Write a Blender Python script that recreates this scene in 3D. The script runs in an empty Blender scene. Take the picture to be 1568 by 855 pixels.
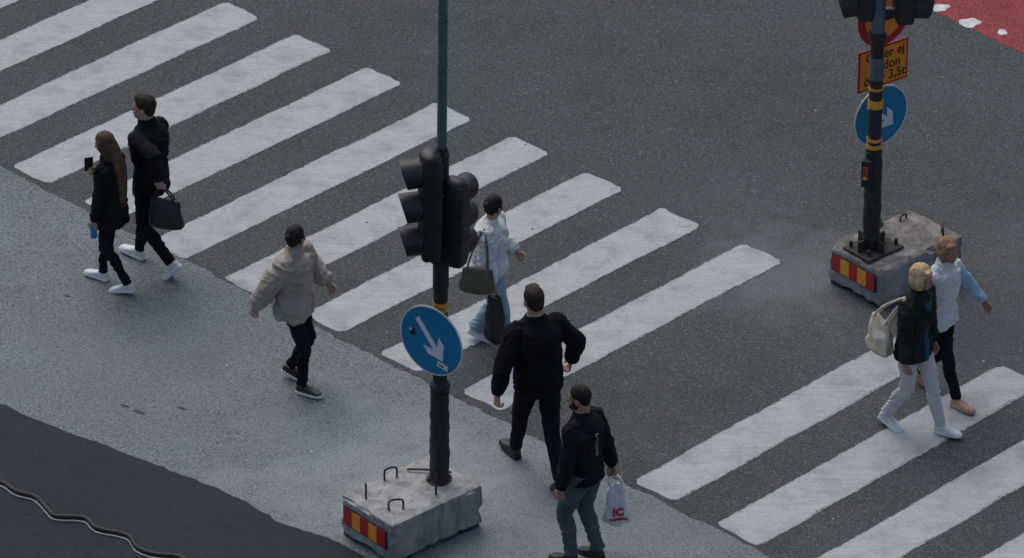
import bpy, bmesh, math, random
from mathutils import Vector, Matrix, noise
from mathutils.bvhtree import BVHTree
random.seed(7)
V=Vector
scene=bpy.context.scene
COL=scene.collection
# ------------------------------------------------------------------ materials
def _new(name):
    m=bpy.data.materials.new(name); m.use_nodes=True
    nt=m.node_tree; b=nt.nodes['Principled BSDF']; return m,nt,b
def N(nt,t,**k):
    n=nt.nodes.new(t)
    for a,v in k.items(): setattr(n,a,v)
    return n
def coords(nt): return N(nt,'ShaderNodeTexCoord').outputs['Object']
def tnoise(nt,co,scale,detail=4,rough=.6,dist=0):
    n=N(nt,'ShaderNodeTexNoise'); n.inputs['Scale'].default_value=scale; n.inputs['Detail'].default_value=detail
    n.inputs['Roughness'].default_value=rough; n.inputs['Distortion'].default_value=dist
    nt.links.new(co,n.inputs['Vector']); return n.outputs['Fac']
def ramp(nt,fac,stops):
    r=N(nt,'ShaderNodeValToRGB'); nt.links.new(fac,r.inputs['Fac'])
    e=r.color_ramp.elements
    while len(e)<len(stops): e.new(.5)
    for i,(p,c) in enumerate(stops):
        e[i].position=p
        if not hasattr(c,'__len__'): c=(c,c,c)
        e[i].color=(*c[:3],1)
    return r.outputs['Color']
def mix(nt,fac,a,b,mode='MIX'):
    m=N(nt,'ShaderNodeMix'); m.data_type='RGBA'; m.blend_type=mode
    for s,i in ((fac,0),(a,6),(b,7)):
        if isinstance(s,bpy.types.NodeSocket): nt.links.new(s,m.inputs[i])
        elif i==0: m.inputs[0].default_value=s
        else: m.inputs[i].default_value=(*s[:3],1)
    return m.outputs[2]
def bump(nt,b,h,strength,dist):
    n=N(nt,'ShaderNodeBump'); n.inputs['Strength'].default_value=strength; n.inputs['Distance'].default_value=dist
    nt.links.new(h,n.inputs['Height']); nt.links.new(n.outputs['Normal'],b.inputs['Normal'])
def math_(nt,op,a,b):
    n=N(nt,'ShaderNodeMath',operation=op)
    for i,s in enumerate((a,b)):
        if isinstance(s,(int,float)): n.inputs[i].default_value=s
        else: nt.links.new(s,n.inputs[i])
    return n.outputs[0]
def mrange(nt,s,a,b,c,d):
    n=N(nt,'ShaderNodeMapRange'); nt.links.new(s,n.inputs[0])
    for i,v in enumerate((a,b,c,d)): n.inputs[i+1].default_value=v
    return n.outputs[0]
MC={}
def simple(name,col,rough=.7,var=.25,scale=12,bs=60,bstr=.3,bd=.004,metal=0,spec=.5):
    if name in MC: return MC[name]
    m,nt,b=_new(name); co=coords(nt)
    f=tnoise(nt,co,scale,4)
    lo=[c*(1-var) for c in col]; hi=[min(1,c*(1+var)) for c in col]
    c=ramp(nt,f,[(.3,lo),(.7,hi)]); nt.links.new(c,b.inputs['Base Color'])
    b.inputs['Roughness'].default_value=rough; b.inputs['Metallic'].default_value=metal
    b.inputs['Specular IOR Level'].default_value=spec
    bump(nt,b,tnoise(nt,co,bs,2),bstr,bd)
    MC[name]=m; return m
def cloth(name,col,var=.18,weave=140,bstr=.5,bd=.004):
    return simple(name,col,.95,var,9,weave,bstr,bd,0,.10)
def hairmat(name,col,var=.45):
    m,nt,b=_new(name); co=coords(nt)
    mp=N(nt,'ShaderNodeMapping'); mp.inputs['Scale'].default_value=(1,1,.14); nt.links.new(co,mp.inputs[0])
    f=tnoise(nt,mp.outputs[0],110,3,.7); g=tnoise(nt,co,16,2)
    k=math_(nt,'ADD',math_(nt,'MULTIPLY',f,.65),math_(nt,'MULTIPLY',g,.35))
    c=ramp(nt,k,[(.32,[x*(1-var)*.6 for x in col]),(.52,col),(.7,[min(1,x*(1+var)) for x in col])])
    nt.links.new(c,b.inputs['Base Color']); b.inputs['Roughness'].default_value=.6; b.inputs['Specular IOR Level'].default_value=.2
    bump(nt,b,f,.9,.006); return m
def asphalt(name,base,stones,spread,patchy,tint=None,ss=45,dust=None,stone_amt=.6,pit=.5,tint_amt=.4):
    m,nt,b=_new(name); co=coords(nt)
    big=tnoise(nt,co,.45,4,.6); mid=tnoise(nt,co,2.2,4,.65,.3); g=tnoise(nt,co,ss,2,.75)
    v=N(nt,'ShaderNodeTexVoronoi'); v.inputs['Scale'].default_value=ss*1.15; nt.links.new(co,v.inputs['Vector'])
    c=ramp(nt,g,[(.30,[x*(1-spread) for x in base]),(.5,base),(.70,[min(1,x*(1+spread*1.4)) for x in base])])
    sep=N(nt,'ShaderNodeSeparateColor'); nt.links.new(v.outputs['Color'],sep.inputs[0])
    c=mix(nt,math_(nt,'MULTIPLY',mrange(nt,sep.outputs[0],.84,.94,0,1),stone_amt),c,stones)
    c=mix(nt,math_(nt,'MULTIPLY',mrange(nt,sep.outputs[1],.14,.22,1,0),pit),c,[x*.25 for x in base])
    if tint: c=mix(nt,math_(nt,'MULTIPLY',mrange(nt,sep.outputs[2],.72,.80,0,1),tint_amt),c,tint)
    k=math_(nt,'MULTIPLY',mrange(nt,big,.3,.7,1-patchy,1+patchy),mrange(nt,mid,.3,.7,1-patchy*.6,1+patchy*.6))
    cm=N(nt,'ShaderNodeCombineXYZ')
    for i in range(3): nt.links.new(k,cm.inputs[i])
    c=mix(nt,1.0,c,cm.outputs[0],'MULTIPLY')
    for (px,py,r1,col,amt) in (dust or []):
        d=N(nt,'ShaderNodeVectorMath',operation='DISTANCE'); nt.links.new(co,d.inputs[0]); d.inputs[1].default_value=(px,py,0)
        dd=math_(nt,'ADD',d.outputs['Value'],math_(nt,'MULTIPLY',math_(nt,'SUBTRACT',mid,.5),r1*1.9))
        gg=math_(nt,'MULTIPLY',mrange(nt,dd,r1*.2,r1,amt,0),mrange(nt,g,.32,.62,.45,1))
        c=mix(nt,gg,c,col)
    nt.links.new(c,b.inputs['Base Color']); b.inputs['Roughness'].default_value=.9; b.inputs['Specular IOR Level'].default_value=.25
    bump(nt,b,g,.6,.008)
    return m
M_road=asphalt('road_asphalt',(.054,.061,.064),(.165,.172,.176),.5,.13,(.088,.064,.058),58,[(2.5,.05,1.15,(.17,.18,.185),.6),(1.9,1.2,1.2,(.11,.115,.12),.25),(3.9,-1.1,1.6,(.11,.115,.12),.3),(4.6,.6,.9,(.12,.125,.13),.3)],.5,.5,.35)
M_pave=asphalt('light_asphalt',(.135,.155,.158),(.26,.28,.285),.40,.17,None,52,[(-.9,-3.35,1.8,(.31,.335,.345),.7),(.7,-4.4,1.4,(.26,.28,.29),.5),(-3.2,-1.4,1.6,(.18,.20,.205),.35)],.45,.45)
M_dark=asphalt('dark_asphalt',(.022,.026,.031),(.04,.045,.05),.22,.10,None,60,None,.35,.3)
M_ground=asphalt('ground_asphalt',(.06,.06,.062),(.15,.15,.15),.3,.2)
M_red=asphalt('red_asphalt',(.25,.045,.048),(.33,.11,.10),.35,.2,(.13,.03,.035),55)
def paint_mat(name='road_paint'):
    m,nt,b=_new(name); co=coords(nt)
    uv=N(nt,'ShaderNodeUVMap'); uv.uv_map='UVMap'
    g=tnoise(nt,co,50,3,.75); mid=tnoise(nt,co,3.2,5,.7,.4); big=tnoise(nt,co,.9,3)
    c=ramp(nt,mid,[(.28,(.25,.26,.265)),(.5,(.37,.38,.385)),(.75,(.45,.46,.465))])
    mp=N(nt,'ShaderNodeMapping'); mp.inputs['Rotation'].default_value=(0,0,math.radians(44.3)); mp.inputs['Scale'].default_value=(1.5,30,1); nt.links.new(co,mp.inputs[0])
    st=tnoise(nt,mp.outputs[0],1.5,3,.6)
    c=mix(nt,mrange(nt,st,.45,.7,0,.38),c,(.21,.22,.225))
    c=mix(nt,mrange(nt,g,.34,.5,.45,0),c,(.15,.15,.155))
    sep=N(nt,'ShaderNodeSeparateXYZ'); nt.links.new(uv.outputs[0],sep.inputs[0])
    eu=math_(nt,'MINIMUM',sep.outputs[0],math_(nt,'SUBTRACT',.48,sep.outputs[0]))
    ev=math_(nt,'MINIMUM',sep.outputs[1],math_(nt,'SUBTRACT',3.66,sep.outputs[1]))
    e=math_(nt,'MINIMUM',eu,ev)
    wear=math_(nt,'ADD',math_(nt,'ADD',math_(nt,'MULTIPLY',g,.6),math_(nt,'MULTIPLY',mid,.4)),mrange(nt,e,0,.03,.12,0))
    wear=math_(nt,'ADD',wear,math_(nt,'MULTIPLY',math_(nt,'SUBTRACT',big,.5),.25))
    c=mix(nt,mrange(nt,wear,.60,.68,0,.9),c,(.095,.10,.102))
    nt.links.new(c,b.inputs['Base Color']); b.inputs['Roughness'].default_value=.8; b.inputs['Specular IOR Level'].default_value=.3
    bump(nt,b,g,.4,.004); return m
M_paint=paint_mat()
def concrete(name,cs,top=None):
    m,nt,b=_new(name); co=coords(nt)
    a=tnoise(nt,co,5,7,.7,.3); g=tnoise(nt,co,60,3)
    c=ramp(nt,a,[(.25,cs[0]),(.48,cs[1]),(.75,cs[2])])
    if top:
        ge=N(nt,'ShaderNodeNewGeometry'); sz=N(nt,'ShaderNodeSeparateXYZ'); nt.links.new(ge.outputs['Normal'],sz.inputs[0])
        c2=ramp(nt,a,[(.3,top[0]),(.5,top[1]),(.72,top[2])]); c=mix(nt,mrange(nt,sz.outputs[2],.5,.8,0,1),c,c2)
    c=mix(nt,mrange(nt,g,.3,.45,.55,0),c,(.07,.07,.07))
    mp=N(nt,'ShaderNodeMapping'); mp.inputs['Scale'].default_value=(9,9,.9); nt.links.new(co,mp.inputs[0])
    c=mix(nt,mrange(nt,tnoise(nt,mp.outputs[0],1.3,4),.48,.7,0,.6),c,(.09,.085,.08))
    nt.links.new(c,b.inputs['Base Color']); b.inputs['Roughness'].default_value=.9; b.inputs['Specular IOR Level'].default_value=.2
    bump(nt,b,math_(nt,'ADD',a,math_(nt,'MULTIPLY',g,.5)),.7,.014); return m
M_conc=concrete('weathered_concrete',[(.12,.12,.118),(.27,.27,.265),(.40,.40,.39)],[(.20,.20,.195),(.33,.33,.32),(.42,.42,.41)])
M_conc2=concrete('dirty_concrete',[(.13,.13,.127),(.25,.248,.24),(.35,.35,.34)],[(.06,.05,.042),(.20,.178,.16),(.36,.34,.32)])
M_black=simple('black_plastic',(.009,.010,.011),.5,.3,8,40,.2,.003)
M_sleeve=simple('black_rubber',(.011,.011,.012),.65,.4,6,26,.9,.02)
M_steel=simple('painted_grey_pole',(.075,.115,.13),.55,.25,6,60,.2,.002,.2)
M_yel=simple('yellow_band',(.58,.27,.02),.5,.2,20)
M_redr=simple('red_reflector',(.38,.012,.02),.4,.2,30)
M_yelr=simple('yellow_reflector',(.70,.28,.02),.4,.15,30)
M_blue=simple('blue_sign_face',(.006,.17,.33),.45,.10,5,30,.1,.001)
M_white=simple('white_sign_face',(.58,.62,.64),.45,.12,12)
M_orange=simple('orange_sign_face',(.72,.235,.02),.45,.10,8)
M_rust=simple('rusty_rebar',(.03,.022,.02),.8,.4,30)
M_lamp_off=simple('dark_lens',(.02,.015,.01),.2,.1)
M_alu=simple('sign_back_aluminium',(.28,.29,.30),.45,.1,10,metal=.6)
# ------------------------------------------------------------------ basic objects
def link(ob,parent=None):
    COL.objects.link(ob)
    if parent: ob.parent=parent
    return ob
def mesh_ob(name,verts,faces,mats,midx=None,parent=None,smooth=False):
    me=bpy.data.meshes.new(name); me.from_pydata([tuple(v) for v in verts],[],faces); me.update()
    for m in (mats if isinstance(mats,(list,tuple)) else [mats]): me.materials.append(m)
    if midx: me.polygons.foreach_set('material_index',midx)
    if smooth: me.polygons.foreach_set('use_smooth',[True]*len(me.polygons))
    return link(bpy.data.objects.new(name,me),parent)
def empty(name,loc,rotz=0):
    e=bpy.data.objects.new(name,None); e.empty_display_size=.3; e.location=loc; e.rotation_euler=(0,0,rotz); COL.objects.link(e); return e
class S:
    def __init__(s): s.v=[]; s.f=[]; s.m=[]
    def rings(s,R,m,cap=True):
        n=len(R[0]); b=len(s.v)
        for r in R: s.v+= [V(p) for p in r]
        for i in range(len(R)-1):
            for j in range(n):
                k=(j+1)%n
                s.f.append((b+i*n+j,b+i*n+k,b+(i+1)*n+k,b+(i+1)*n+j)); s.m.append(m)
        if cap:
            for e,ri in ((0,0),(1,len(R)-1)):
                c=sum((V(p) for p in R[ri]),V((0,0,0)))/n; ci=len(s.v); s.v.append(c)
                for j in range(n):
                    k=(j+1)%n; a,bb=b+ri*n+j,b+ri*n+k
                    s.f.append((bb,a,ci) if e==0 else (a,bb,ci)); s.m.append(m)
    def ell(s,c,r,m,R=None,n=16,k=10):
        R=R or Matrix.Identity(3); c=V(c)
        rr=[]
        for i in range(k+1):
            ph=math.pi*(i/k); z=-math.cos(ph); q=max(math.sin(ph),.02)
            rr.append([c+R@V((r[0]*q*math.cos(2*math.pi*j/n),r[1]*q*math.sin(2*math.pi*j/n),r[2]*z)) for j in range(n)])
        s.rings(rr,m)
    def tube(s,pts,rad,m,ref=(1,0,0),n=14,sub=4,cap=True):
        pts=[V(p) for p in pts]; rad=[(r,r) if not hasattr(r,'__len__') else r for r in rad]
        P=[];Q=[]
        if sub>1 and len(pts)>2:
            for i in range(len(pts)-1):
                p0=pts[max(i-1,0)];p1=pts[i];p2=pts[i+1];p3=pts[min(i+2,len(pts)-1)]
                for t in range(sub):
                    u=t/sub
                    P.append(.5*((2*p1)+(p2-p0)*u+(2*p0-5*p1+4*p2-p3)*u*u+(3*p1-p0-3*p2+p3)*u**3))
                    Q.append((rad[i][0]*(1-u)+rad[i+1][0]*u,rad[i][1]*(1-u)+rad[i+1][1]*u))
            P.append(pts[-1]);Q.append(rad[-1])
        else: P,Q=pts,rad
        R=[];ref=V(ref)
        for i,p in enumerate(P):
            t=(P[min(i+1,len(P)-1)]-P[max(i-1,0)]).normalized()
            a=ref-t*ref.dot(t)
            if a.length<.05: a=V((0,1,0))-t*t.y
            a.normalize(); b=t.cross(a); ref=a
            R.append([p+a*Q[i][0]*math.cos(2*math.pi*j/n)+b*Q[i][1]*math.sin(2*math.pi*j/n) for j in range(n)])
        s.rings(R,m,cap)
    def box(s,c,d,m,R=None):
        R=R or Matrix.Identity(3); c=V(c); b=len(s.v)
        for x in (-1,1):
            for y in (-1,1):
                for z in (-1,1): s.v.append(c+R@V((x*d[0]/2,y*d[1]/2,z*d[2]/2)))
        for f in ((0,1,3,2),(4,6,7,5),(0,4,5,1),(2,3,7,6),(0,2,6,4),(1,5,7,3)):
            s.f.append(tuple(b+i for i in f)); s.m.append(m)
    def obj(s,name,mats,parent=None,smooth=True,bevel=0):
        o=mesh_ob(name,s.v,s.f,mats,s.m,parent,smooth)
        if bevel:
            md=o.modifiers.new('b','BEVEL'); md.width=bevel; md.segments=2; md.limit_method='ANGLE'
        if smooth: o.data.set_sharp_from_angle(angle=math.radians(40))
        return o
def remesh(src,voxel,smooth_it=2,disp=None):
    me=bpy.data.meshes.new('tmp'); me.from_pydata([tuple(v) for v in src.v],[],src.f); me.update()
    bm=bmesh.new(); bm.from_mesh(me); bmesh.ops.recalc_face_normals(bm,faces=bm.faces); bm.to_mesh(me); bm.free()
    o=bpy.data.objects.new('tmp',me); COL.objects.link(o)
    r=o.modifiers.new('r','REMESH'); r.mode='VOXEL'; r.voxel_size=voxel; r.adaptivity=0
    if smooth_it:
        sm=o.modifiers.new('s','SMOOTH'); sm.factor=.5; sm.iterations=smooth_it
    dg=bpy.context.evaluated_depsgraph_get(); ev=o.evaluated_get(dg)
    out=bpy.data.meshes.new_from_object(ev)
    bpy.data.objects.remove(o)
    bvh=BVHTree.FromPolygons([tuple(v) for v in src.v],src.f)
    mi=[]
    for p in out.polygons:
        h=bvh.find_nearest(p.center); mi.append(src.m[h[2]] if h[2] is not None else 0)
    if disp:
        vm=[0]*len(out.vertices)
        for p,m in zip(out.polygons,mi):
            for v in p.vertices: vm[v]=m
        out.update()
        nor=[v.normal.copy() for v in out.vertices]
        for i,v in enumerate(out.vertices):
            v.co=v.co+nor[i]*disp(v.co,vm[i])
    out.materials.clear()
    out.polygons.foreach_set('use_smooth',[True]*len(out.polygons))
    return out,mi
# ------------------------------------------------------------------ people
TOP,TRO,SKIN,HAIR,SHOE,SOLE,INNER,SLV=range(8)
M_skin=simple('skin',(.38,.225,.168),.65,.12,20,90,.15,.001,0,.25)
M_skin2=simple('skin_tanned',(.32,.17,.12),.65,.12,20,90,.15,.001,0,.25)
M_eye=simple('eye_dark',(.02,.015,.012),.3,.1); M_eyew=simple('eye_white',(.5,.48,.45),.3,.05); M_lip=simple('lips',(.32,.12,.10),.5,.1)
def ik(a,c,l1,l2,pole):
    d=c-a; L=min(d.length,(l1+l2)*.998); dr=d.normalized(); x=(l1*l1-l2*l2+L*L)/(2*L); h=math.sqrt(max(l1*l1-x*x,0))
    p=pole-dr*pole.dot(dr); p.normalize(); return a+dr*x+p*h, a+dr*L
def make_hand(parent,name,wrist,d,palm_n,curl,k,side,mat):
    z=d.normalized(); y=palm_n-z*palm_n.dot(z); y.normalize(); x=y.cross(z)*side
    T=lambda p: wrist+(x*p[0]+y*p[1]+z*p[2])*k
    s=S()
    s.tube([T((0,0,-.04)),T((0,0,0)),T((.002,.002,.04)),T((0,.002,.085))],[(.024*k,.019*k),(.026*k,.018*k),(.038*k,.016*k),(.040*k,.012*k)],0,ref=x,n=14)
    for i,(fx,ln) in enumerate(((.031,.072),(.0105,.081),(-.0105,.075),(-.031,.058))):
        c=math.radians(curl*(1+.12*i)); p=V((fx,.002,.078)); pts=[p]; ang=c*.35
        for q,fr in enumerate((.2,.42,.32,.26)):
            p=p+V((fx*.08*fr,math.sin(ang),math.cos(ang)))*ln*fr; pts.append(p); ang+=c*.75
        s.tube([T(q) for q in pts],[.0095*k,.0092*k,.0088*k,.008*k,.0062*k],0,ref=x,n=8,sub=3)
        s.ell(T(pts[-1]),(.0062*k,)*3,0,n=8,k=6)
    tp=[V((.026,.004,.018)),V((.046,.014,.042)),V((.056,.024,.068)),V((.054,.034,.09))]
    s.tube([T(q) for q in tp],[.013*k,.0115*k,.010*k,.007*k],0,ref=x,n=8,sub=3)
    me,mi=remesh(s,.0034,1); me.materials.append(mat); me.name=name
    o=bpy.data.objects.new(name,me); return link(o,parent), T
def person(name,loc,heading,H,feet,hands,mats,lean=4,head=(0,0),hair='short',female=False,top=1.0,top_len=.10,leg=1.0,cuff=.05,
           sleeve=1.0,twist=0,skin=None,open_front=False,handcurl=(35,35),elbow=((-.35,-1,-.2),(.35,-1,-.2)),amp=.011,collar=.0,lat=0,over=0):
    skin=skin or M_skin
    k=H/1.75; E=empty(name,(loc[0],loc[1],0),math.radians(heading)-math.pi/2)
    s=S()
    BASE=.004
    ank=[];FT=[]
    for sd,(fw,si,pitch,lift,yaw) in zip((-1,1),feet):
        Ry=Matrix.Rotation(math.radians(-yaw*sd*1.0),3,'Z')
        ball=V((0,.12*k,0)) if pitch>=0 else V((0,-.06*k,0))
        Rp=Matrix.Rotation(math.radians(-pitch),3,'X')
        org=V((si,fw,BASE+lift))
        def F(p,org=org,Ry=Ry,Rp=Rp,ball=ball): return org+Ry@(ball+Rp@(V(p)*k-ball))
        FT.append(F); ank.append(F((0,-.02,.095)))
    hipw=.088*k
    ph=.93*k
    for sd,a in zip((-1,1),ank):
        h=V((sd*hipw+lat,0,0)); r2=(a.x-h.x)**2+(a.y)**2
        ph=min(ph,a.z+math.sqrt(max((.842*k)**2-r2,.1))+.02*k)
    pel=V((lat,0,ph))
    la=math.radians(lean); U=V((0,math.sin(la),math.cos(la))); Fd=V((0,math.cos(la),-math.sin(la)))
    def sp(t): return pel+U*(t*k*1.03)+V((0,-.015*k*math.sin(t/.55*math.pi),0))
    tw=math.radians(twist)
    X0=V((1,0,0)); X1=V((math.cos(tw),math.sin(tw),0))
    def ring(t,rx,ry,off=0,n=24,pw=.85):
        u=min(max(t/.4,0),1); X=(X0*(1-u)+X1*u).normalized(); Y=U.cross(X); c=sp(t)+Y*off*k
        out=[]
        for j in range(n):
            a=2*math.pi*j/n; ca,sa=math.cos(a),math.sin(a)
            out.append(c+X*(math.copysign(abs(ca)**pw,ca)*rx*k)+Y*(math.copysign(abs(sa)**pw,sa)*ry*k))
        return out
    sw=.152 if female else .172
    if female: prof=[(-top_len,.172,.130,-.005),(0,.165,.123,-.005),(.14,.135,.108,0),(.27,.150,.125,.01),(.38,.158,.120,.005),(.46,.150,.098,0),(.515,.105,.078,0),(.56,.062,.062,0)]
    else: prof=[(-top_len,.168,.130,-.005),(0,.162,.122,-.003),(.14,.155,.115,0),(.27,.172,.128,.005),(.38,.186,.128,0),(.46,.178,.105,0),(.515,.120,.082,0),(.565,.070,.068,0)]
    if over:
        prof=[(-top_len,.150,.118,-.005),(-top_len+.04,.172+over*.2,.135+over*.2,-.005)]+[(t,rx+over*(1 if t<.2 else .3),ry+over*(1 if t<.2 else .4),o) for t,rx,ry,o in prof[1:]]
    s.rings([ring(t,rx*(top if t<.48 else 1),ry*(top if t<.48 else 1),o) for t,rx,ry,o in prof],TOP)
    if collar: s.tube([sp(.50),sp(.565+collar)],[(.090*k,.090*k),(.076*k,.080*k)],TOP,n=18)
    if open_front:
        s.rings([ring(t,rx*.42,ry*.6,.062*top*1.05,pw=1) for t,rx,ry,o in prof[:-2]],INNER)
    s.rings([ring(.10,.135,.1),ring(.0,.155,.113),ring(-.07,.162,.118),ring(-.12,.13,.10)],TRO)
    for sd in (-1,1): s.ell(pel+V((sd*.075*k,-.045*k,-.05*k)),(.085*k,.085*k,.10*k),TRO)
    for sd,a,F,nm in zip((-1,1),ank,FT,'LR'):
        h=pel+V((sd*hipw,0,-.02*k)); kn,a2=ik(h,a,.43*k,.412*k,V((sd*.12,1,0)))
        r=[.098,.092,.080,.068,.064,.060,.052]
        p=[h+V((0,0,.05*k)),h.lerp(kn,.2),h.lerp(kn,.6),h.lerp(kn,.93),kn.lerp(a,.1),kn.lerp(a,.38)+V((0,-.012*k,0)),kn.lerp(a,.75)]
        rr=[x*k*leg for x in r]
        p.append(a+(kn-a).normalized()*.0*k); rr.append(cuff*k)
        s.tube(p,[(x*.96,x*1.04) for x in rr],TRO,n=18)
        s.tube([kn.lerp(a,.8),a,F((0,0,.05))],[.036*k,.036*k,.034*k],SKIN,n=12)
        st=[(-.078,.022,.070),(-.06,.034,.090),(-.02,.038,.105),(.03,.041,.092),(.08,.046,.070),(.13,.048,.055),(.17,.040,.048),(.195,.022,.036)]
        R=[]
        for y,w,hh in st:
            R.append([F((math.copysign(abs(math.cos(t))**.7,math.cos(t))*w,y,.012+(hh-.012)*(.5+.5*math.copysign(abs(math.sin(t))**.7,math.sin(t))))) for t in [2*math.pi*j/16 for j in range(16)]])
        s.rings(R,SHOE)
        R=[]
        for y,w,hh in st:
            w=w+.005; yy=y*1.04
            R.append([F((math.copysign(abs(math.cos(t))**.4,math.cos(t))*w,yy,.014+.016*math.copysign(abs(math.sin(t))**.4,math.sin(t)))) for t in [2*math.pi*j/16 for j in range(16)]])
        s.rings(R,SOLE)
    HD={}
    for sd,(hx,hy,hz),nm,el,cu in zip((-1,1),hands,'LR',elbow,handcurl):
        sh=sp(.455)+X1*(sd*sw*k)
        tgt=V((hx*k,hy*k,hz*k))
        e,w=ik(sh,tgt,.285*k,.255*k,V(el))
        sr=sleeve
        s.ell(sh+V((0,0,-.01*k)),(.068*k*min(sr,1.2),)*3,TOP)
        m=SLV if mats.get('slv') else TOP
        s.tube([sh.lerp(sp(.455),.35),sh,sh.lerp(e,.5),e,e.lerp(w,.45),e.lerp(w,.85),w+(w-e).normalized()*.01*k],
               [.055*k,.062*k*sr,.056*k*sr,.052*k*sr,.049*k*sr,.044*k*sr,.034*k*(.5+.5*sr)],m,n=16)
        s.tube([e.lerp(w,.6),w+(w-e).normalized()*.015*k],[.028*k,.024*k],SKIN,n=10)
        inward=V((-sd,.25,0))
        o,T=make_hand(E,'hand_'+nm.lower(),w+(w-e).normalized()*.015*k,(w-e).normalized()*.8+V((0,0,-.25)),inward,cu,k,(1 if sd<0 else -1),skin)
        HD[nm]=(E.matrix_basis@T((0,.02,.085))); HD['w'+nm]=E.matrix_basis@w; HD['s'+nm]=E.matrix_basis@(sh+V((0,0,.07*k)))
    nb=sp(.53); hc=sp(.555)+U*.035*k+Fd*.025*k+V((0,0,.090*k))
    RH=Matrix.Rotation(math.radians(head[0]),3,'Z')@Matrix.Rotation(math.radians(-head[1]-lean*.4),3,'X')
    Hh=lambda p: hc+RH@(V(p)*k)
    def el(c,r,m,n=18,kk=12,rot=None): s.ell(Hh(c),[x*k for x in r],m,RH if rot is None else RH@rot,n,kk)
    nk=.056 if female else .064
    s.tube([nb-U*.03*k,nb.lerp(Hh((0,-.02,-.06)),.6),Hh((0,-.018,-.03))],[(nk*1.15*k,nk*1.1*k),(nk*k,nk*k),(nk*k,nk*k)],SKIN,n=16)
    el((0,-.006,.03),(.074,.094,.088),SKIN)
    el((0,.028,-.045),(.056,.062,.070),SKIN)
    el((0,.062,-.085),(.028,.026,.022),SKIN,12,8)
    el((0,.060,.025),(.060,.030,.040),SKIN,12,8)
    s.tube([Hh((0,.085,.018)),Hh((0,.100,-.010)),Hh((0,.108,-.026)),Hh((0,.088,-.034))],[.008*k,.011*k,.015*k,.010*k],SKIN,n=8)
    el((0,.082,-.058),(.024,.012,.012),SKIN,10,6)
    for sd in (-1,1):
        el((sd*.042,.062,-.025),(.022,.022,.022),SKIN,10,8)
        if hair not in('long','bob'): el((sd*.080,-.008,-.008),(.011,.020,.032),SKIN,10,8)
    T15=Matrix.Rotation(math.radians(18),3,'X')
    if hair=='short':
        el((0,-.020,.046),(.083,.100,.090),HAIR,20,12,T15); el((0,-.055,-.005),(.070,.054,.072),HAIR); el((.01,.035,.098),(.062,.052,.032),HAIR)
    elif hair=='beard':
        el((0,-.022,.042),(.0815,.098,.086),HAIR,20,12,T15); el((0,-.055,-.005),(.068,.052,.066),HAIR)
        el((0,.050,-.072),(.048,.048,.040),HAIR,12,8)
        for sd in (-1,1): el((sd*.058,.02,-.045),(.016,.035,.04),HAIR,10,8)
    elif hair=='bun':
        el((0,-.022,.044),(.084,.100,.092),HAIR,20,12,T15); el((0,-.06,-.005),(.068,.052,.07),HAIR)
        for sd in (-1,1): el((sd*.068,.0,-.0),(.02,.045,.05),HAIR,12,8)
        el((0,-.118,.045),(.034,.032,.034),HAIR,12,8)
    elif hair=='bob':
        el((0,-.020,.050),(.092,.106,.092),HAIR,20,12,T15); el((0,-.050,-.020),(.092,.070,.092),HAIR)
        for sd in (-1,1): el((sd*.078,.012,-.02),(.022,.048,.082),HAIR,12,8)
        el((.024,.066,.090),(.054,.036,.024),HAIR,12,8)
    elif hair=='long':
        el((0,-.018,.044),(.083,.100,.090),HAIR,20,12,T15)
        b=sp(.42)+Fd*-.135*k; c=sp(.18)+Fd*-.135*k; d=sp(.02)+Fd*-.135*k
        s.tube([Hh((0,-.03,.06)),Hh((0,-.06,-.03)),Hh((0,-.075,-.13)),b,c,d],[(.07*k,.06*k),(.084*k,.06*k),(.085*k,.05*k),(.088*k,.034*k),(.07*k,.026*k),(.035*k,.012*k)],HAIR,n=20)
        for sd in (-1,1): s.tube([Hh((sd*.045,.03,.09)),Hh((sd*.078,.02,.02)),Hh((sd*.075,0,-.08)),Hh((sd*.07,-.02,-.16))],[.02*k,.026*k,.026*k,.015*k],HAIR,n=10)
    sx=random.random()*50
    def disp(p,m):
        if m in (TOP,SLV,INNER):
            q=V((p.x*6+sx,p.y*6,p.z*7)); w=noise.noise(q)*1.6
            r=1-abs(noise.noise(V((p.x*4.5+sx,p.y*4.5+w*.4,p.z*10+w)))*2.6)
            r2=1-abs(noise.noise(V((p.x*11+w,p.y*11+sx,p.z*17)))*2.4)
            return amp*(r-.45)+amp*.3*(r2-.5)+.0015*noise.noise(p*28)
        if m==TRO:
            q=V((p.x*6+sx,p.y*6,p.z*6)); w=noise.noise(q)*1.5
            r=1-abs(noise.noise(V((p.x*6,p.y*6+sx,p.z*15+w*1.5)))*2.6)
            return min(amp,.011)*.8*(r-.45)
        if m==HAIR:
            q=RH.transposed()@(p-hc)
            return .004*noise.noise(V((q.x*60,q.y*40+sx,q.z*9)))+.004*noise.noise(V((q.x*22,q.y*22,q.z*9)))
        return 0
    me,mi=remesh(s,.0068*max(k,.9),2,disp)
    me.name=name+'_body'
    mm=[mats.get('top'),mats.get('tro'),skin,mats.get('hair'),mats.get('shoe'),mats.get('sole'),mats.get('inner') or mats.get('top'),mats.get('slv') or mats.get('top')]
    for m in mm: me.materials.append(m)
    me.polygons.foreach_set('material_index',mi)
    link(bpy.data.objects.new('body',me),E)
    f=S()
    for sd in (-1,1):
        f.ell(Hh((sd*.031,.079,.004)),(.0125*k,.009*k,.0075*k),1,RH,10,8); f.ell(Hh((sd*.031,.0865,.004)),(.0055*k,.004*k,.0055*k),0,RH,8,6)
        f.tube([Hh((sd*.014,.092,.020)),Hh((sd*.030,.091,.026)),Hh((sd*.048,.080,.021))],[.003*k,.004*k,.002*k],3,n=6)
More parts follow.
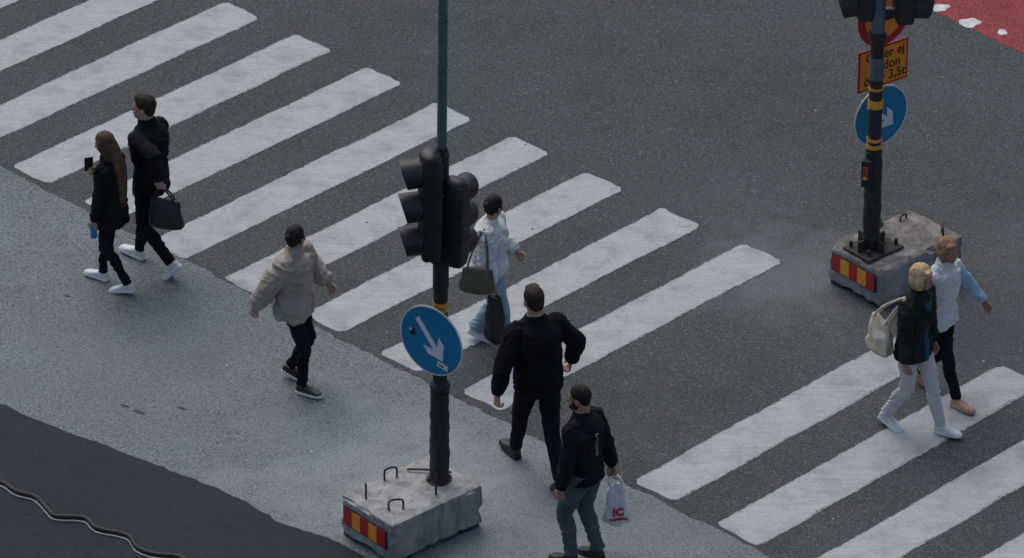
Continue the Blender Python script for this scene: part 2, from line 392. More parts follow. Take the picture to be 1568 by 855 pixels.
    f.ell(Hh((0,.094,-.054)),(.020*k,.005*k,.004*k),2,RH,10,6); f.ell(Hh((0,.093,-.062)),(.018*k,.006*k,.005*k),2,RH,10,6)
    f.obj('face_features',[M_eye,M_eyew,M_lip,mats['hair']],E)
    HD['E']=E; HD['k']=k; HD['me']=me; HD['sp']=sp
    bpy.context.view_layer.update()
    return HD
black=cloth('black_cloth',(.011,.012,.014),.3)
black2=cloth('black_wool',(.008,.009,.011),.3)
blackT=cloth('black_trousers',(.010,.011,.014),.3)
M_brown=hairmat('brown_hair',(.10,.052,.030))
M_darkhair=hairmat('dark_hair',(.010,.008,.007))
M_brownhair2=hairmat('short_brown_hair',(.030,.017,.012))
M_blond=hairmat('blond_hair',(.50,.34,.19),.4)
M_blond2=hairmat('dark_blond_hair',(.26,.145,.085))
M_whiteshoe=simple('white_sneaker',(.56,.57,.58),.7,.12,20)
M_whitesole=simple('white_sole',(.62,.63,.64),.7,.08,20)
M_blackshoe=simple('black_shoe',(.008,.008,.009),.5,.3,20)
def pm(**k): return k
P1=person('woman_pedestrian',(-3.52,-.14),153,1.55,[(-.17,-.06,12,0,4),(.17,.06,-4,0,4)],[(-.25,.08,.76),(.04,.17,1.29)],
  pm(top=black,tro=blackT,hair=M_brown,shoe=M_whiteshoe,sole=M_whitesole),lean=3,head=(8,14),hair='long',female=True,top=1.12,top_len=.19,leg=.92,cuff=.047,sleeve=1.2,handcurl=(60,60),elbow=((-.3,-1,-.2),(.9,-.3,-1)))
P2=person('man_pedestrian',(-3.19,.18),146,1.74,[(-.34,-.05,50,0,5),(.24,.08,-6,0,5)],[(-.22,-.26,1.10),(.25,.18,.84)],
  pm(top=black,tro=blackT,hair=M_brownhair2,shoe=M_whiteshoe,sole=M_whitesole),lean=3,head=(22,-2),hair='short',top=1.12,top_len=.12,leg=1.0,collar=.02,sleeve=1.25,handcurl=(75,40))
beige=cloth('beige_fleece',(.36,.305,.255),.16,70,.9,.012)
P3=person('woman_pedestrian',(-1.87,-1.85),-25,1.60,[(-.12,-.10,20,0,4),(.13,.09,-3,0,4)],[(-.34,.18,1.0),(.31,-.38,.76)],
  pm(top=beige,tro=blackT,hair=M_darkhair,shoe=M_blackshoe,sole=M_whitesole),lean=1,head=(78,0),hair='bun',female=True,top=1.26,top_len=.15,leg=.92,cuff=.050,sleeve=1.9,amp=.015,collar=.03,handcurl=(50,50),elbow=((-.9,-.7,-.4),(.7,-.5,-.2)),over=.02)
white=cloth('white_sweater',(.56,.56,.55),.12,80,.9,.008)
jeans=cloth('light_blue_jeans',(.23,.33,.39),.2)
P4=person('woman_pedestrian',(-.20,-1.15),-15,1.50,[(-.16,-.06,22,0,4),(.22,.05,-4,0,4)],[(-.24,.22,1.0),(.30,.10,.86)],
  pm(top=white,tro=jeans,hair=M_darkhair,shoe=M_whiteshoe,sole=M_whitesole),lean=3,head=(60,5),hair='bun',female=True,top=1.36,top_len=.06,leg=1.3,cuff=.092,sleeve=1.85,amp=.013,handcurl=(70,75),elbow=((-.6,-1,-.2),(.8,-1,-.1)),over=.02)
P5=person('man_pedestrian',(.22,-3.30),113,1.81,[(.36,-.07,-6,0,6),(-.42,.03,26,0,6)],[(-.37,-.04,.88),(.36,.16,.92)],
  pm(top=black2,tro=blackT,hair=M_brownhair2,shoe=M_blackshoe,sole=M_blackshoe),lean=7,head=(0,6),hair='short',top=1.17,top_len=.10,leg=1.08,sleeve=1.5,amp=.010,handcurl=(50,50),elbow=((-1.,-.5,-.2),(1,-.5,.0)),over=.015)
greyj=cloth('grey_trousers',(.070,.090,.10),.25)
P6=person('man_pedestrian',(.60,-4.66),146,1.67,[(.08,-.10,0,0,6),(-.06,.09,3,0,6)],[(-.30,.06,.84),(.28,-.10,.86)],
  pm(top=black,tro=greyj,hair=M_darkhair,shoe=M_blackshoe,sole=M_blackshoe),lean=4,head=(14,8),hair='beard',top=1.12,top_len=.08,leg=1.14,cuff=.066,sleeve=1.35,skin=M_skin2,handcurl=(50,80),amp=.010)
offw=cloth('white_trousers',(.48,.46,.46),.10)
teal=cloth('teal_shirt',(.02,.075,.10),.2)
jack=cloth('dark_green_jacket',(.016,.020,.019),.3)
P7=person('woman_pedestrian',(3.41,-2.56),-36,1.63,[(.26,-.08,-5,0,6),(-.22,.07,14,0,6)],[(-.24,.05,.82),(.28,.08,.80)],
  pm(top=jack,tro=offw,hair=M_blond,shoe=M_whiteshoe,sole=M_whitesole,inner=teal),lean=3,head=(8,4),hair='bob',female=True,top=1.2,top_len=.12,leg=1.04,cuff=.056,sleeve=1.4,open_front=True,skin=M_skin2,handcurl=(45,45),amp=.012)
vest=cloth('white_vest',(.56,.56,.55),.10,40,.8,.01)
lblue=cloth('light_blue_sleeve',(.26,.42,.52),.15)
M_sand=simple('tan_shoe',(.36,.22,.13),.6,.2)
P8=person('woman_pedestrian',(3.66,-2.00),-38,1.58,[(-.27,-.06,30,0,6),(.27,.07,-4,0,6)],[(-.46,.26,.84),(.30,-.12,.82)],
  pm(top=vest,tro=blackT,hair=M_blond2,shoe=M_sand,sole=M_sand,slv=lblue),lean=4,head=(-12,2),hair='bob',female=True,top=1.2,top_len=.10,leg=.96,cuff=.05,sleeve=1.2,skin=M_skin2,handcurl=(35,40),elbow=((-.5,-1,-.1),(.4,-1,0)),collar=.02)
# ------------------------------------------------------------------ carried things
def bag(name,c,dims,rot,mat,anchor=None,taper=.7,strap=.012,lump=.02,spread=.5,seed=0):
    E=empty(name,c,math.radians(rot)); s=S(); w,d,h=dims
    R=[]
    nz=14
    for i in range(nz+1):
        t=i/nz; z=-h/2+h*t
        f=math.sin(min(t/.22,1)*math.pi/2)**.6*(1-(1-taper)*t**1.5)
        df=math.sin(min(t/.25,1)*math.pi/2)**.6*(1-.75*t**1.6)
        R.append([V((math.copysign(abs(math.cos(a))**.75,math.cos(a))*w/2*f,math.copysign(abs(math.sin(a))**.75,math.sin(a))*d/2*df,z)) for a in [2*math.pi*j/32 for j in range(32)]])
    s.rings(R,0)
    for v in s.v:
        n=noise.noise(V((v.x*9+seed,v.y*9,v.z*6))); r=1-abs(noise.noise(V((v.x*14+seed,v.y*10,v.z*7)))*2.5)
        v+=v.normalized()*(n*lump+(r-.5)*lump*.5)+V((0,noise.noise(v*20+V((seed,0,0)))*lump*.5,0))
    o=s.obj('bag_body',[mat],E)
    sub=o.modifiers.new('s','SUBSURF'); sub.levels=1; sub.render_levels=2
    if anchor is not None:
        bpy.context.view_layer.update()
        a=E.matrix_basis.inverted()@anchor
        q=S()
        for sd in (-1,1):
            y=sd*d*.12
            q.tube([V((-w*spread*taper*.7,y,h/2-.03)),V((-w*spread*.38+a.x*.4,y+a.y*.4,h/2*.55+a.z*.45)),V((a.x,a.y+sd*.01,a.z)),V((w*spread*.38+a.x*.4,y+a.y*.4,h/2*.55+a.z*.45)),V((w*spread*taper*.7,y,h/2-.03))],[strap]*5,0,ref=(0,1,0),n=8,sub=6)
        q.obj('straps',[mat],E)
    return E
M_bagblk=simple('black_leather',(.008,.008,.009),.5,.3,20,30,.6,.006)
M_olive=simple('olive_leather',(.062,.062,.038),.55,.3,10,30,.6,.006)
M_cream=cloth('cream_canvas',(.50,.44,.35),.12,60,.8,.006)
M_plas=simple('white_plastic_bag',(.56,.57,.58),.35,.08,10,14,.9,.02)
h=P2['L']; bag('handbag',(h.x+.03,h.y+.0,h.z-.27),(.36,.16,.30),-20,M_bagblk,h,.75,.009,lump=.02,seed=3)
s4=P4['sR']; bag('shoulder_bag',(-.30,-1.47,.83),(.33,.13,.26),-12,M_olive,V((s4.x-.02,s4.y-.05,s4.z)),.8,.009,seed=9,lump=.014)
h=P4['R']; bag('shopping_bag',(h.x+.02,h.y,h.z-.28),(.24,.10,.46),-30,M_bagblk,h,.62,.008,seed=14)
s7=P7['sR']; bag('tote_bag',(3.12,-2.52,.90),(.34,.18,.36),-55,M_cream,V((s7.x-.02,s7.y,s7.z-.0)),.7,.012,lump=.03,seed=21)
h=P6['R']; pb=bag('plastic_bag',(h.x+.03,h.y-.01,h.z-.29),(.26,.16,.42),12,M_plas,h,.5,.011,lump=.04,seed=33)
def text(name,body,size,mat,parent,M,ext=.0006,bold=0,project=None):
    cu=bpy.data.curves.new(name,'FONT'); cu.body=body; cu.size=size; cu.align_x='CENTER'; cu.align_y='CENTER'; cu.extrude=ext; cu.offset=bold
    t=bpy.data.objects.new('t',cu); COL.objects.link(t); bpy.context.view_layer.update()
    me=bpy.data.meshes.new_from_object(t.evaluated_get(bpy.context.evaluated_depsgraph_get())); bpy.data.objects.remove(t)
    me.materials.clear(); me.materials.append(mat)
    o=bpy.data.objects.new(name,me)
    if project:
        for v in me.vertices:
            p=M@v.co; h=project.ray_cast(p,V((0,1,0)))
            v.co=(h[0]+V((0,-.006,0))) if h[0] else p
        link(o,parent)
    else:
        link(o,parent); o.matrix_local=M
    return o
FR=Matrix.Rotation(math.pi/2,4,'X')
text('red_print','IC',.10,M_redr,pb,Matrix.Translation((.0,-.094,-.02))@FR,.006,.004)
text('red_print_small','Supermarket',.03,M_redr,pb,Matrix.Translation((-.0,-.096,-.085))@FR,.006,.001)
E=P1['E']; inv=E.matrix_basis.inverted()
h=inv@P1['R']; ph=S(); ph.box(h+V((0.0,.015,.055)),(.078,.010,.155),0,Matrix.Rotation(math.radians(-50),3,'Z')@Matrix.Rotation(math.radians(12),3,'X')); ph.obj('smartphone',[M_black],E,False,.004)
h=inv@P1['L']; bo=S(); bo.tube([h+V((0,0,-.09)),h+V((0,0,.05)),h+V((0,0,.075)),h+V((0,0,.10))],[.03,.03,.014,.013],0,n=14,sub=1); bo.obj('drink_bottle',[simple('blue_bottle',(.02,.16,.36),.3,.1)],E)
M_print=simple('sweater_print',(.30,.31,.32),.8,.2)
bv=BVHTree.FromPolygons([tuple(v.co) for v in P6['me'].vertices],[tuple(p.vertices) for p in P6['me'].polygons])
text('sweater_print','EXPLORER',.045,M_print,P6['E'],Matrix.Translation((-.02,-.6,1.18))@FR@Matrix.Rotation(-math.pi/2,4,'Z'),0,.0005,bv)
# ------------------------------------------------------------------ ground
def sheet(name,outline,z,mat,jit=.0,step=.12,fq=3.0):
    pts=[]
    n=len(outline)
    for i in range(n):
        a=V((*outline[i],0)); b=V((*outline[(i+1)%n],0)); L=(b-a).length
        m=max(1,int(L/step)) if (jit>0 and L<30) else 1
        d=(b-a).normalized() if L else V((1,0,0)); nn=V((-d.y,d.x,0))
        for q in range(m):
            p=a+(b-a)*q/m
            if q>0: p=p+nn*jit*(noise.noise(p*fq)+.6*noise.noise(p*fq*4)+.5*noise.noise(p*fq*11))
            pts.append(V((p.x,p.y,z)))
    bm=bmesh.new(); vs=[bm.verts.new(p) for p in pts]; f=bm.faces.new(vs); f.normal_update()
    if f.normal.z<0: f.normal_flip()
    bmesh.ops.triangulate(bm,faces=[f],ngon_method='EAR_CLIP')
    me=bpy.data.meshes.new(name); bm.to_mesh(me); bm.free(); me.materials.append(mat)
    o=bpy.data.objects.new(name,me); COL.objects.link(o); return o
sheet('ground',[(-600,-600),(600,-600),(600,600),(-600,600)],-.004,M_ground)
sheet('road',[(-40,-40),(40,-40),(40,40),(-40,40)],0,M_road)
O=V((2.055,.626,0)); es=V((.716,-.698,0)).normalized(); el_=V((-.698,-.716,0)).normalized()
cw=lambda a,b: (O+es*a+el_*b)
up=[(cw(a,3.68).x,cw(a,3.68).y) for a in (-24,-12,-9,-6,-3,0,3,6,12,24)]
low=[(14,-16.5),(5,-9.2),(-.3,-5.35),(-1.21,-4.617),(-1.43,-4.38),(-1.984,-4.028),(-2.212,-3.751),(-2.95,-3.177),(-3.755,-2.646),(-4.40,-2.161),(-6.2,-.9),(-20,8.5)]
sheet('pavement',up+low,.0016,M_pave,.035,.04,3)
sheet('cycle_path_asphalt',low+[(-30,8),(-30,-30),(14,-30)],.0032,M_dark,.018,.04,3)
def crosswalk():
    bm=bmesh.new(); uvl=bm.loops.layers.uv.new('UVMap')
    starts=[-0.959*i for i in range(0,16)]+[2.07+.965*i for i in range(0,9)]
    for si,a0 in enumerate(starts):
        L=3.65+random.uniform(-.05,.03); W=.485+random.uniform(-.014,.014); b0=random.uniform(-.03,.02)
        out=[]
        def seg(p,q,m):
            for i in range(m): out.append((p[0]+(q[0]-p[0])*i/m,p[1]+(q[1]-p[1])*i/m))
        r=.045
        seg((r,0),(W-r,0),8); seg((W-r,0),(W,r),2); seg((W,r),(W,L-r),110); seg((W,L-r),(W-r,L),2); seg((W-r,L),(r,L),8); seg((r,L),(0,L-r),2); seg((0,L-r),(0,r),110); seg((0,r),(r,0),2)
        vs=[];uvs=[]
        for (a,b) in out:
            q=V((a+si*3.1,b,0)); ja=.010*noise.noise(q*9)+.012*noise.noise(q*34)+.014*noise.noise(q*1.5); jb=.014*noise.noise(q*7+V((9,0,0)))+.010*noise.noise(q*30)
            if b<.05 or b>L-.05: jb+=.025*noise.noise(q*5)
            p=cw(a0+a+ja,b0+b+jb); vs.append(bm.verts.new((p.x,p.y,.0034))); uvs.append((a,b))
        f=bm.faces.new(vs)
        for l,u in zip(f.loops,uvs): l[uvl].uv=u
        f.normal_update()
        if f.normal.z<0: f.normal_flip()
    bmesh.ops.triangulate(bm,faces=bm.faces[:])
    me=bpy.data.meshes.new('crosswalk'); bm.to_mesh(me); bm.free(); me.materials.append(M_paint)
    o=bpy.data.objects.new('crosswalk',me); COL.objects.link(o)
crosswalk()
sheet('red_cycle_lane',[(3.80,5.35),(4.836,4.256),(6.2,2.8),(14,-5),(22,2),(8,20),(0,12),(2.2,7.0)],.002,M_red,.02,.06,3)
M_wpaint=simple('worn_white_paint',(.5,.5,.5),.8,.3,14)
def blob(c,rx,ry,rot,j_=.5):
    pts=[]
    for j in range(28):
        a=2*math.pi*j/28; r=1+j_*noise.noise(V((math.cos(a)*1.3+c[0]*3,math.sin(a)*1.3,c[1])))
        x,y=rx*r*math.cos(a),ry*r*math.sin(a); pts.append((c[0]+x*math.cos(rot)-y*math.sin(rot),c[1]+x*math.sin(rot)+y*math.cos(rot)))
    return pts
bm=bmesh.new()
for c,rx,ry in (((4.09,5.18),.085,.07),((4.36,4.88),.10,.09),((4.66,4.68),.05,.05),((3.95,5.5),.1,.08),((5.0,4.4),.08,.08)):
    f=bm.faces.new([bm.verts.new((x,y,.005)) for x,y in blob(c,rx,ry,.5)])
bmesh.ops.triangulate(bm,faces=bm.faces[:]); me=bpy.data.meshes.new('lane_marking'); bm.to_mesh(me); bm.free(); me.materials.append(M_wpaint)
COL.objects.link(bpy.data.objects.new('cycle_lane_marking',me))
M_spot=simple('dark_stain',(.045,.047,.05),.8,.3); M_gum=simple('pale_litter',(.42,.42,.41),.8,.2)
bm=bmesh.new()
for i in range(40):
    x,y=random.uniform(-5,5),random.uniform(-5.5,6); r=random.uniform(.006,.012)
    f=bm.faces.new([bm.verts.new((xx,yy,.0065)) for xx,yy in blob((x,y),r*1.3,r*.8,random.random()*3)]); f.material_index=0 if random.random()<.65 else 1
for x,y,r in ((-3.33,-2.18,.03),(-3.20,-2.28,.04),(-2.84,-2.22,.03),(-3.93,-.3,.025)):
    f=bm.faces.new([bm.verts.new((xx,yy,.0070)) for xx,yy in blob((x,y),r*1.5,r*.45,2.7)])
bmesh.ops.triangulate(bm,faces=bm.faces[:]); me=bpy.data.meshes.new('litter'); bm.to_mesh(me); bm.free(); me.materials.append(M_spot); me.materials.append(M_gum)
COL.objects.link(bpy.data.objects.new('street_litter',me))
s=S()
hp=[(-5.6,-2.9),(-4.9,-3.15),(-4.62,-3.36),(-4.312,-3.46),(-4.16,-3.62),(-3.993,-3.71),(-3.88,-3.90),(-3.80,-4.01),(-3.563,-4.04),(-3.45,-4.20),(-3.195,-4.31),(-3.10,-4.50),(-2.95,-4.60),(-2.75,-4.64),(-2.6,-4.8),(-2.3,-5.0),(-2.1,-5.3),(-1.6,-5.6)]
s.tube([V((x,y,.027)) for x,y in hp],[.024]*len(hp),0,ref=(0,0,1),n=14,sub=6,cap=True)
s.tube([V((x-.010,y-.032,.012)) for x,y in hp],[.009]*len(hp),1,ref=(0,0,1),n=8,sub=6,cap=True)  # thin pale tube standing in for the highlight along the hose edge
s.obj('cable_hose',[simple('black_hose',(.008,.008,.009),.55,.2,10,20,.1,.002,0,.3),simple('hose_highlight_grey',(.24,.26,.26),.6,.2)])
# ------------------------------------------------------------------ concrete blocks
def cblock(parent,dims,mat,seed):
    L,W,Hh=dims
    bm=bmesh.new(); bmesh.ops.create_cube(bm,size=1)
    bmesh.ops.scale(bm,vec=(L,W,Hh-.03),verts=bm.verts); bmesh.ops.translate(bm,vec=(0,0,(Hh-.03)/2+.03),verts=bm.verts)
    bmesh.ops.bevel(bm,geom=bm.edges[:],offset=.022,segments=2,profile=.5,affect='EDGES')
    bmesh.ops.subdivide_edges(bm,edges=[e for e in bm.edges if e.calc_length()>.2],cuts=22,use_grid_fill=True)
    for v in bm.verts:
        n=noise.noise(v.co*6+V((seed,0,0)))*.007+noise.noise(v.co*22+V((seed,0,0)))*.005
        edge=sum(1 for a,b in ((abs(v.co.x),L/2),(abs(v.co.y),W/2),(abs(v.co.z-Hh/2-.015),(Hh-.03)/2)) if b-a<.024)
        if edge>=2: n-=max(0,noise.noise(v.co*9+V((seed,3,0))))*.06
        v.co+= (v.co-V((0,0,Hh/2))).normalized()*n
    me=bpy.data.meshes.new('concrete'); bm.to_mesh(me); bm.free(); me.materials.append(mat)
    me.polygons.foreach_set('use_smooth',[True]*len(me.polygons)); me.set_sharp_from_angle(angle=math.radians(35))
    link(bpy.data.objects.new('concrete_body',me),parent)
    f=S()
    for x in (-1,1):
        for y in (-1,1): f.box((x*(L/2-.12),y*(W/2-.10),.018),(.20,.16,.036),0)
    f.obj('rubber_feet',[M_sleeve],parent,False,.004)
def rloop(s,c,w,h,rot,r=.009):
    d=V((math.cos(rot),math.sin(rot),0)); c=V(c)
    s.tube([c-d*w/2,c-d*w/2+V((0,0,h*.8)),c-d*w*.25+V((0,0,h)),c+d*w*.25+V((0,0,h)),c+d*w/2+V((0,0,h*.8)),c+d*w/2],[r]*6,0,ref=(-d.y,d.x,0),n=8,sub=4)
def reflector(parent,L,W,Hh,w=.50,h=.155,z=.22):
    s=S(); n=5; m=[0,1,0,1,0]
    for i in range(n):
        y0=w/2-w*i/n; y1=w/2-w*(i+1)/n
        x=-L/2-.022; b=len(s.v)
        for xx in (x,x+.006):
            s.v+=[V((xx,y0,z-h/2)),V((xx,y1,z-h/2)),V((xx,y1,z+h/2)),V((xx,y0,z+h/2))]
        for f in ((0,3,2,1),(4,5,6,7),(0,1,5,4),(1,2,6,5),(2,3,7,6),(3,0,4,7)): s.f.append(tuple(b+q for q in f)); s.m.append(m[i])
    s.obj('reflector_panel',[M_redr,M_yelr],parent,False)
    s=S(); s.box((-L/2-.012,0,z),(.012,w+.02,h+.02),0); s.obj('reflector_backing',[M_black],parent,False)
ANG=math.radians(41)
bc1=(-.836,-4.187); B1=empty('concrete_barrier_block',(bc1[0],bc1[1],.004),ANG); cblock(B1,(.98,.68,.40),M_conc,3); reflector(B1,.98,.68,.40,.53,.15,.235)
s=S(); rloop(s,(-.02,.24,.385),.11,.12,-.3); rloop(s,(-.30,-.16,.385),.12,.11,-.5)
s.tube([V((-.38,.13,.38)),V((-.38,.13,.55))],[.009,.009],0,n=8,sub=1); s.tube([V((.10,-.20,.38)),V((.10,-.20,.58)),V((.115,-.20,.60))],[.009]*3,0,n=8,sub=1)
s.tube([V((.16,.24,.42)),V((.30,.08,.43)),V((.42,-.02,.405))],[.010]*3,0,n=8,sub=3); s.obj('rebar_loops',[M_rust],B1)
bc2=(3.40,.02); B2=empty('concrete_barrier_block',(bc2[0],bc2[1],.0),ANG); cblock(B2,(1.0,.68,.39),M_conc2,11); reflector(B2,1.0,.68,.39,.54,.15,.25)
s=S(); rloop(s,(.36,-.22,.375),.10,.11,.9); rloop(s,(.30,.22,.375),.09,.06,.2); s.obj('rebar_loops',[M_rust],B2)
# ------------------------------------------------------------------ signs, signals
def disc(s,c,r,th,m,Rm,n=48):
    R=[]
    for y in (-th/2,th/2): R.append([V(c)+Rm@V((r*math.cos(2*math.pi*j/n),y,r*math.sin(2*math.pi*j/n))) for j in range(n)])
    s.rings(R,m)
def arrow_poly(s,c,size,Rm,m,ang,y):
    pts=[(-.5,-.055),(.16,-.055),(.0,-.22),(.19,-.22),(.44,0),(.19,.22),(.0,.22),(.16,.055),(-.5,.055)]
    ca,sa=math.cos(ang),math.sin(ang); b=len(s.v); n=len(pts)
    for yy in (y,y+.002):
        for p in pts: s.v.append(V(c)+Rm@V(((p[0]*ca-p[1]*sa)*size,yy,(p[0]*sa+p[1]*ca)*size)))
    s.f.append(tuple(b+i for i in range(n))); s.m.append(m)
    s.f.append(tuple(b+n+i for i in reversed(range(n)))); s.m.append(m)
    for i in range(n): s.f.append((b+i,b+n+i,b+n+(i+1)%n,b+(i+1)%n)); s.m.append(m)
def blue_sign(name,loc,yaw,r,stick=False,ang=-48):
    E=empty(name,loc,math.radians(yaw)); s=S(); I=Matrix.Identity(3)
    disc(s,(0,0,0),r,.006,1,I); disc(s,(0,-.004,0),r-.013,.004,0,I); disc(s,(0,.006,0),r-.004,.006,2,I)
    arrow_poly(s,(0,0,0),r*1.42,I,1,math.radians(ang),-.0095)
    if stick:
        s.box((-.19,-.008,.03),(.055,.003,.06),3); s.box((-.205,-.010,.045),(.02,.002,.025),1)
        s.box((.12,-.0115,-.20),(.11,.003,.05),1,Matrix.Rotation(.25,3,'Y')); s.box((.11,-.0135,-.20),(.05,.002,.016),4,Matrix.Rotation(.25,3,'Y'))
    for z in (-.1,.1): s.box((0,.022,z),(.10,.03,.03),2)
    s.obj('sign_plate',[M_blue,M_white,M_alu,M_black,M_redr],E,True)
    return E
def signal_head(name,parent,c,face,hh,n,lens,w=.27,d=.16):
    R=Matrix.Rotation(math.radians(face),3,'Z')
    s=S(); c=V(c)
    R_=[]
    for t in range(13):
        z=-hh/2+hh*t/12; q=1-.16*abs(2*t/12-1)**8
        pts=[]
        for j in range(28):
            a=2*math.pi*j/28; x=math.copysign(abs(math.cos(a))**.45,math.cos(a))*d/2*q; y=math.copysign(abs(math.sin(a))**.45,math.sin(a))*w/2*q
            if x<0: x*=1.15
            pts.append(c+R@V((x,y,z)))
        R_.append(pts)
    s.rings(R_,0)
    s.ell(c+R@V((0,0,hh/2)),(d*.52,w*.45,.05),0,R)
    for i in range(n):
        z=hh/2-hh*(i+.5)/n; r=min(w*.45,hh/n*.45)
        cc=c+R@V((d/2,0,z))
        if i: s.box(c+R@V((0,0,z+hh/n/2)),(d*1.10,w*1.03,.014),0,R)
        RR=[]
        for x,rr in ((.0,r*.9),(.018,r*.86),(.03,r*.55)): RR.append([cc+R@V((x,rr*math.cos(2*math.pi*j/20),rr*math.sin(2*math.pi*j/20))) for j in range(20)])
        s.rings(RR,1+i%2)
        b=len(s.v); m=22
        for (x,rad) in ((-.01,r),(.17,r*1.0),(.17,r*.93),(-.01,r*.93)):
            row=[]
            for j in range(m+1):
                a=math.radians(-50)+math.radians(280)*j/m
                xx=x
                if x>.1: xx=x*(.80+.20*math.sin(a))
                row.append(cc+R@V((xx,rad*math.cos(a),rad*math.sin(a)-(.012 if x>.1 else 0))))
            s.v+=row
        for q in range(4):
            q2=(q+1)%4
            for j in range(m): s.f.append((b+q*(m+1)+j,b+q*(m+1)+j+1,b+q2*(m+1)+j+1,b+q2*(m+1)+j)); s.m.append(0)
    s.obj(name,[M_black]+lens,parent)
pl=(-.61,-4.03); TL=empty('traffic_light',(pl[0],pl[1],0)); TL.rotation_euler=(0,math.radians(.7),0)
s=S()
s.tube([V((0,0,.395)),V((0,0,.41)),V((0,0,.411)),V((0,0,.47))],[.11,.11,.085,.08],3,n=24,sub=1)
def wrap(s,z0,z1,r0,seed):
    R=[]
    for i in range(40):
        t=i/39; z=z0+(z1-z0)*t
        R.append([V((math.cos(a)*rr,math.sin(a)*rr,z)) for a in [2*math.pi*j/28 for j in range(28)] for rr in [r0-.005*t+.007*noise.noise(V((math.cos(a)*1.6,math.sin(a)*1.6,z*9+seed)))+.004*(1 if (i//3)%2 else 0)]])
    s.rings(R,0)
wrap(s,.46,1.26,.082,3)
s.tube([V((0,0,1.25)),V((0,0,1.30)),V((0,0,1.33)),V((0,0,1.36))],[.07,.085,.085,.06],0,n=24,sub=1)
s.tube([V((0,0,1.3)),V((0,0,3.50))],[.060,.060],0,n=24,sub=1)
for z in (2.06,2.10): s.tube([V((0,0,z-.03)),V((0,0,z+.02))],[.0635,.0635],2,n=24,sub=1)
s.tube([V((0,0,2.25)),V((0,0,2.62))],[.066,.066],0,n=24,sub=1)
s.tube([V((0,0,3.45)),V((0,0,7.5))],[.040,.038],1,n=20,sub=1); s.tube([V((0,0,3.48)),V((0,0,3.56))],[.065,.042],0,n=20,sub=1)
for z in (4.3,4.7): s.tube([V((0,0,z)),V((0,0,z+.03))],[.044,.044],1,n=20,sub=1)
s.tube([V((0,0,2.5)),V((0,0,2.6))],[.09,.09],0,n=20,sub=1)
for a in (0,90,180,270): s.ell((.095*math.cos(math.radians(a+20)),.095*math.sin(math.radians(a+20)),.42),(.013,.013,.012),3,n=8,k=6)
s.obj('pole',[M_sleeve,M_steel,M_yel,M_rust],TL)
signal_head('signal_head_a',TL,(-.095,-.08,3.06),190,.93,3,[M_lamp_off,M_lamp_off],.28,.17)
signal_head('signal_head_b',TL,(.10,-.04,2.88),62,.74,3,[M_lamp_off,M_lamp_off],.25,.17)
s=S()
for z in (2.68,3.35): s.box((-.06,-.04,z),(.12,.06,.04),0)
for z in (2.62,3.12): s.box((.05,.0,z),(.10,.05,.04),0)
s.obj('brackets',[M_black],TL,False,.004)
blue_sign('traffic_sign',(-.66,-4.125,1.80),-36,.318,True,-52)
pr=(3.17,-.145); TR=empty('traffic_light',(pr[0],pr[1],0))
s=S()
s.box((0.02,0,.402),(.42,.34,.03),3,Matrix.Rotation(ANG,3,'Z'))
for x,y in ((-.15,-.11),(.18,-.11),(-.15,.12),(.18,.12)):
    p=Matrix.Rotation(ANG,3,'Z')@V((x+.02,y,.44)); s.tube([p-V((0,0,.04)),p+V((0,0,.03))],[.018,.016],3,n=8,sub=1)
for a in (0,90,180,270):
    s.box(Matrix.Rotation(math.radians(a)+ANG,3,'Z')@V((.11,0,.46)),(.10,.014,.11),3,Matrix.Rotation(math.radians(a)+ANG,3,'Z'))
wrap(s,.41,1.38,.078,8)
s.tube([V((0,0,1.3)),V((0,0,2.55))],[.062,.058],0,n=24,sub=1)
for z0,z1 in ((1.42,1.46),(1.49,1.52),(1.82,1.90),(2.0,2.02)): s.tube([V((0,0,z0)),V((0,0,z1))],[.069,.068],2,n=24,sub=1)
s.tube([V((0,0,2.5)),V((0,0,7.2))],[.062,.06],1,n=20,sub=1)
s.tube([V((0,0,2.1)),V((0,0,2.32))],[.064,.064],1,n=20,sub=1)
s.tube([V((0,0,2.5)),V((0,0,2.56))],[.08,.08],0,n=20,sub=1)
s.obj('pole',[M_sleeve,M_steel,M_yel,M_rust],TR)
s=S(); s.box((-.055,-.075,1.20),(.09,.08,.26),0,Matrix.Rotation(-.4,3,'Z')); s.box((-.075,-.118,1.22),(.05,.012,.13),1,Matrix.Rotation(-.4,3,'Z')); s.ell((-.08,-.126,1.17),(.018,.008,.018),2,n=12,k=8)
s.obj('push_button_box',[M_black,simple('dark_orange_plate',(.28,.05,.015),.5,.2),M_yel],TR,False,.008)
signal_head('signal_head_a',TR,(-.12,.06,3.07),186,.78,3,[M_lamp_off,M_lamp_off],.27,.16)
signal_head('signal_head_b',TR,(.23,.06,3.04),8,.78,3,[M_lamp_off,M_lamp_off],.27,.17)
s=S()
for z in (2.75,3.3): s.box((.03,.04,z),(.42,.05,.04),0)
s.obj('brackets',[M_black],TR,False,.004)
sp_=(3.235,.30)
SP=empty('sign_post',(sp_[0],sp_[1],0)); s=S(); s.tube([V((0,0,.37)),V((0,0,2.75))],[.031,.030],0,n=20,sub=1); s.tube([V((0,0,.385)),V((0,0,.41)),V((0,0,.46))],[.07,.07,.035],0,n=20,sub=1); s.obj('post',[M_steel],SP)
yw=35
nx,ny=math.sin(math.radians(yw)),-math.cos(math.radians(yw))
blue_sign('traffic_sign',(sp_[0]+nx*.045-.015,sp_[1]+ny*.045,1.51),yw,.295,False,-42)
PL=empty('supplementary_sign',(sp_[0]+nx*.042-.01,sp_[1]+ny*.042,2.01),math.radians(yw)); s=S()
s.box((0,0,0),(.55,.006,.40),1); s.box((0,-.004,0),(.51,.005,.36),0); s.box((0,.006,0),(.54,.004,.39),2)
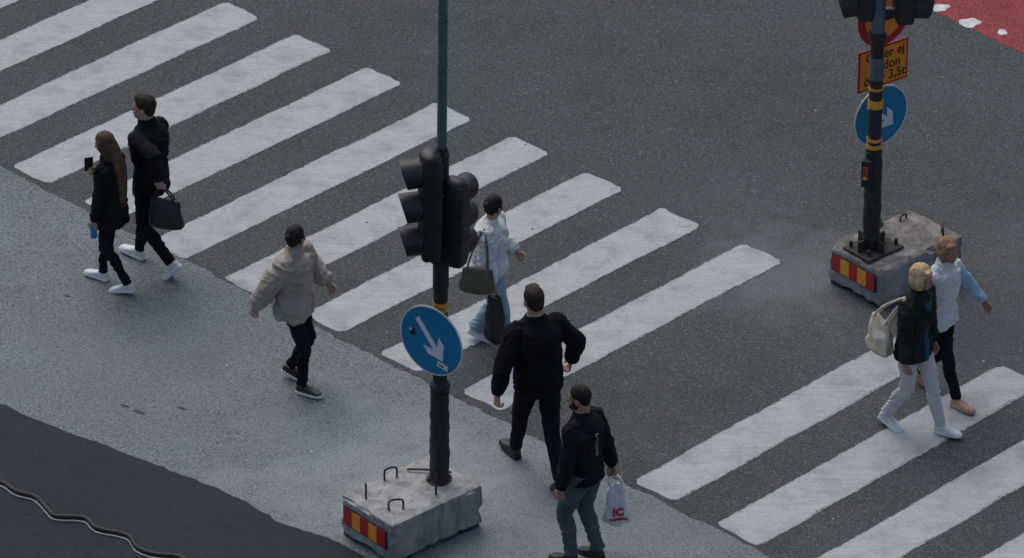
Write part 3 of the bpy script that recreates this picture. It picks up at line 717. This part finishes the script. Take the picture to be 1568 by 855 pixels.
s.obj('sign_plate',[M_orange,M_redr,M_alu],PL,False)
for i,(t,z) in enumerate((('Gäller ej',.112),('fordon',0),('över 3,5t',-.112))):
    text('sign_text_%d'%i,t,.125,M_black,PL,Matrix.Translation((0.02,-.0075,z))@FR,.0006,.002)
RS=empty('prohibition_sign',(sp_[0]+nx*.042-.01,sp_[1]+ny*.042,2.50),math.radians(yw)); s=S(); I=Matrix.Identity(3)
disc(s,(0,0,0),.29,.006,0,I); disc(s,(0,-.004,0),.215,.004,1,I); disc(s,(0,.006,0),.285,.004,2,I)
s.box((-.02,-.0075,0),(.24,.003,.10),3); s.box((.125,-.0075,-.015),(.04,.003,.07),3)
s.obj('sign_plate',[M_redr,M_orange,M_alu,M_black],RS)
# ------------------------------------------------------------------ light, camera
w=bpy.data.worlds.new('World'); scene.world=w; w.use_nodes=True; nt=w.node_tree
bg=nt.nodes['Background']; sky=nt.nodes.new('ShaderNodeTexSky'); sky.sky_type='NISHITA'; sky.sun_disc=False
SE,SR=58,-25
sky.sun_elevation=math.radians(SE); sky.sun_rotation=math.radians(SR); sky.air_density=1; sky.dust_density=3; sky.ozone_density=1
nt.links.new(sky.outputs[0],bg.inputs[0]); bg.inputs[1].default_value=.135
ld=bpy.data.lights.new('sun','SUN'); ld.energy=1.45; ld.angle=math.radians(60); ld.color=(1,.985,.94)
lo=bpy.data.objects.new('sun',ld); COL.objects.link(lo)
d=V((math.sin(math.radians(SR))*math.cos(math.radians(SE)),math.cos(math.radians(SR))*math.cos(math.radians(SE)),math.sin(math.radians(SE))))
lo.rotation_euler=d.to_track_quat('Z','Y').to_euler(); lo.location=d*30
cam=bpy.data.cameras.new('camera'); cam.lens=229.6; cam.sensor_width=36; cam.clip_end=3000; cam.clip_start=1
co=bpy.data.objects.new('camera',cam); COL.objects.link(co); co.location=(0,-50.229,29.0); co.rotation_euler=(math.radians(60),0,0); scene.camera=co
scene.view_settings.view_transform='Standard'; scene.view_settings.look='None'; scene.view_settings.exposure=0
